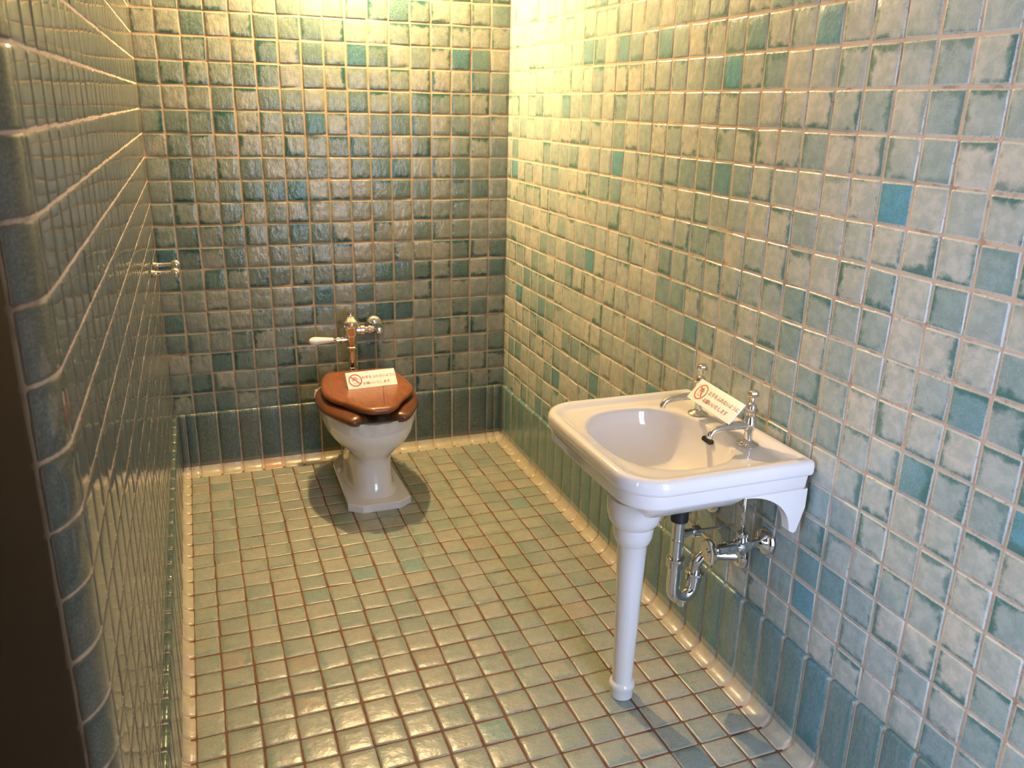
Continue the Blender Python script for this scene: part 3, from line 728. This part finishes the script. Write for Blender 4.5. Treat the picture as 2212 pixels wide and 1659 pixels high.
mb = MB(); mb.tube(el, 0.19, 22); mb.lathe((0, -21.95, 1.36), [(0.2, -0.26), (0.30, -0.22), (0.40, -0.13), (0.42, -0.10)], axis='x'); mb.build('waste_arm', M_CHROME, basin, angle=40).parent = trap
mb = MB(); mb.tube([(DX_, DY_, 2.18), (DX_ + 0.55, DY_, 2.20)], [0.16, 0.12], 16); mb.lathe((DX_ + 0.5, DY_, 2.2), [(0.1, 0), (0.19, 0.03), (0.20, 0.22), (0.12, 0.26)], axis='x', n=12); mb.tube([(DX_ + 0.7, DY_, 2.2), (-0.10, DY_, 2.2)], 0.05, 10)
mb.build('tie_rod', M_CHROME, basin, angle=40).parent = trap

# stop valves on the wall, one per tap
def stop_valve(y, label):
    t = thing('stop_valve', label, 'stop valve', (0, y, 2.42), group='stop valves under the washbasin')
    mb = MB(); mb.lathe((0, y, 2.42), [(0.16, -0.34), (0.20, -0.28), (0.33, -0.22), (0.40, -0.14), (0.42, -0.06)], axis='x'); mb.build('wall_flange', M_CHROME, t, angle=40)
    mb = MB(); mb.lathe((0, y, 2.42), [(0.12, -0.3), (0.12, -0.62), (0.19, -0.66), (0.24, -0.80), (0.25, -0.95), (0.22, -1.08), (0.17, -1.12), (0.17, -1.26), (0.20, -1.28), (0.20, -1.42), (0.16, -1.44), (0.16, -1.72), (0.1, -1.75), (0.06, -1.95)], axis='x')
    mb.lathe((-0.93, y, 0), [(0.2, 2.5), (0.16, 2.66), (0.15, 2.74), (0.17, 2.76), (0.17, 2.86), (0.08, 2.90)], n=12)
    mb.lathe((-0.93, y, 0), [(0.02, 2.1), (0.13, 2.12), (0.14, 2.22), (0.2, 2.35)], n=12)
    mb.build('valve_body', M_CHROME, t, angle=35)
    mb = MB(); mb.lathe((-0.0, y, 2.42), [(0.08, -1.92), (0.30, -1.95), (0.38, -1.99), (0.385, -2.05), (0.33, -2.08), (0.10, -2.06), (0.07, -2.12), (0.01, -2.12)], axis='x'); mb.build('hand_wheel', M_CHROME, t, angle=40)
    mb = MB(); mb.tube([(-0.93, y, 2.86), (-0.96, y, 3.4), (-0.98, y, 4.78)], 0.075, 12); mb.build('riser_tube', M_CHROME, t)
    return t
stop_valve(-23.05, 'chrome stop valve under the washbasin, below the tap nearer the viewer')
stop_valve(-20.2, 'chrome stop valve under the washbasin, behind the drain trap')

# ------------------------------------------------------------------ holder on the left wall
hz = 8.2
hold = thing('paper_holder', 'pair of chrome ball-ended posts on left wall for a toilet roll', 'paper holder', (XL, -5.8, hz))
for y in (-6.75, -4.95):
    mb = MB(); mb.lathe((XL, y, hz), [(0.15, 0.06), (0.17, 0.09), (0.14, 0.13), (0.10, 0.20), (0.085, 0.32), (0.08, 0.66), (0.095, 0.70), (0.095, 0.74), (0.07, 0.76)] , axis='x', n=24)
    pst = mb.build('post', M_CHROME, hold, angle=45)
    mb = MB(); mb.lathe((XL + 0.93, y, hz), [(0.19 * math.sin(math.pi * i / 14) + 0.004, -0.19 * math.cos(math.pi * i / 14)) for i in range(15)], axis='x', n=28); mb.build('ball_end', M_CHROME, hold).parent = pst

# ------------------------------------------------------------------ notice cards
def text_mesh(body, size):
    cu = bpy.data.curves.new('tmp', 'FONT'); cu.body = body; cu.size = size; cu.extrude = 0.0003; cu.resolution_u = 4
    to = bpy.data.objects.new('tmp', cu); C.objects.link(to)
    dg = bpy.context.evaluated_depsgraph_get(); me = bpy.data.meshes.new_from_object(to.evaluated_get(dg))
    bpy.data.objects.remove(to); return me
def card(bl, br, tl, label, prop):
    """bl, br, tl: three corners in tile units"""
    bl, br, tl = (Vector(W(*p)) for p in (bl, br, tl))
    ex = (br - bl).normalized(); w = (br - bl).length; ey = (tl - bl); ey = (ey - ex * ey.dot(ex)); h = ey.length; ey.normalize(); ez = ex.cross(ey)
    M = Matrix.Identity(4)
    for i in range(3): M[i][0] = ex[i]; M[i][1] = ey[i]; M[i][2] = ez[i]; M[i][3] = bl[i]
    t = bpy.data.objects.new('notice_card', None); C.objects.link(t); t.matrix_world = M; t.empty_display_size = 0.05
    t['label'] = label; t['category'] = 'sign'; t['group'] = 'do-not-touch notice cards'
    def mesh(name, vs, fs, mat, par):
        me = bpy.data.meshes.new(name); me.from_pydata(vs, [], fs); me.materials.append(mat); o = bpy.data.objects.new(name, me); C.objects.link(o); o.parent = par
        bm = bmesh.new(); bm.from_mesh(me); bmesh.ops.recalc_face_normals(bm, faces=bm.faces); bm.to_mesh(me); bm.free(); return o
    def slab(name, x0, x1, y0, y1, z0, z1, mat, par):
        return mesh(name, [(x0, y0, z0), (x1, y0, z0), (x1, y1, z0), (x0, y1, z0), (x0, y0, z1), (x1, y0, z1), (x1, y1, z1), (x0, y1, z1)], [(0, 3, 2, 1), (4, 5, 6, 7), (0, 1, 5, 4), (1, 2, 6, 5), (2, 3, 7, 6), (3, 0, 4, 7)], mat, par)
    pan = slab('panel', 0, w, 0, h, -0.004, 0.0, M_CARD, t)
    if prop:
        d = prop; slab('prop_foot', w * 0.08, w * 0.92, h - 0.005, h, -d, -0.004, M_CARD, t)
    # barred hand
    cx, cy, R = 0.185 * w * 0.93, 0.50 * h, 0.37 * h; vs = []; fs = []; n = 48; z = 0.0006
    for i in range(n):
        a = 2 * math.pi * i / n
        for r in (R, R * 0.84): vs += [(cx + r * math.cos(a), cy + r * math.sin(a), z), (cx + r * math.cos(a), cy + r * math.sin(a), 0.0001)]
    for i in range(n):
        k = (i + 1) % n; a, b = 4 * i, 4 * k; fs += [(a, b, b + 2, a + 2), (a, a + 1, b + 1, b), (a + 2, b + 2, b + 3, a + 3)]
    d1 = (math.cos(math.radians(135)), math.sin(math.radians(135))); p = (-d1[1], d1[0]); hw = R * 0.08; q0 = len(vs)
    for s, e in ((-1, -1), (-1, 1), (1, 1), (1, -1)): vs.append((cx + d1[0] * R * 0.92 * s + p[0] * hw * e, cy + d1[1] * R * 0.92 * s + p[1] * hw * e, z + 0.0001))
    fs.append((q0, q0 + 1, q0 + 2, q0 + 3)); mesh('barred_ring', vs, fs, M_RED, t)
    # open hand drawn as an outline of short strokes
    hp = [(-0.30, -0.52), (-0.34, -0.12), (-0.52, 0.12), (-0.46, 0.20), (-0.26, 0.02), (-0.27, 0.46), (-0.17, 0.48), (-0.12, 0.10), (-0.10, 0.58), (0.01, 0.58), (0.03, 0.10), (0.09, 0.52), (0.19, 0.50), (0.17, 0.06), (0.26, 0.34), (0.35, 0.30), (0.30, -0.14), (0.22, -0.52)]
    vs = []; fs = []
    for i in range(len(hp)):
        a = Vector((*hp[i], 0)) * R * 0.95; b = Vector((*hp[(i + 1) % len(hp)], 0)) * R * 0.95; d_ = (b - a).normalized(); nn_ = Vector((-d_.y, d_.x, 0)) * R * 0.035; q0 = len(vs)
        for v_ in (a - nn_, b - nn_, b + nn_, a + nn_): vs.append((cx + v_.x, cy + v_.y, 0.0004))
        fs.append((q0, q0 + 1, q0 + 2, q0 + 3))
    mesh('hand_symbol', vs, fs, M_INK, t)
    for body, y in (('お手をふれないように', 0.56), ('お願いいたします', 0.20)):
        me = text_mesh(body, 1.0); xs_ = [v.co.x for v in me.vertices]; wid = max(xs_) - min(xs_); sc = 0.68 * w / 10.0 / (wid / len(body))
        me.transform(Matrix.Translation((0.315 * w, y * h, 0.0005)) @ Matrix.Diagonal((sc, sc, 1, 1)) @ Matrix.Translation((-min(xs_), 0, 0)))
        me.name = 'lettering'; me.materials.clear(); me.materials.append(M_INK); o = bpy.data.objects.new('lettering', me); C.objects.link(o); o.parent = t
    return t
card((-9.29, -4.92, 2.18), (-6.98, -4.75, 2.18), (-9.29, -4.35, 2.80), 'white notice card with barred hand and Japanese text on the wooden toilet lid', 0.055)
card((-1.66, -20.62, 6.33), (-1.80, -22.98, 6.33), (-1.19, -20.64, 6.86), 'white notice card with barred hand and Japanese text leaning across the two basin taps', 0)

# ------------------------------------------------------------------ lamp above the toilet
LPX, LPY, LPZ = -7.8, -2.0, 23.2
lamp = thing('wall_lamp', 'small brass wall lamp with bare warm bulb above the toilet', 'lamp', (LPX, 0, LPZ))
mb = MB(); mb.lathe((LPX, 0, LPZ + 0.9), [(0.05, -0.30), (0.4, -0.24), (0.52, -0.14), (0.55, -0.05)], axis='y'); mb.build('back_plate', M_BRASS, lamp, angle=40)
mb = MB(); mb.tube(catmull([(LPX, -0.2, LPZ + 0.9), (LPX, -0.9, LPZ + 1.3), (LPX, LPY + 0.25, LPZ + 1.3), (LPX, LPY, LPZ + 0.95), (LPX, LPY, LPZ + 0.7)], 6, closed=False), 0.09, 14); mb.build('arm', M_BRASS, lamp)
mb = MB(); mb.lathe((LPX, LPY, LPZ), [(0.10, 0.80), (0.20, 0.74), (0.22, 0.36), (0.18, 0.28)]); mb.build('bulb_socket', M_BRASS, lamp, angle=40)
mb = MB(); mb.lathe((LPX, LPY, LPZ), [(0.30 * math.sin(math.pi * i / 16) + 0.003, -0.30 * math.cos(math.pi * i / 16)) for i in range(17)], n=24); mb.build('bulb', M_BULB, lamp)
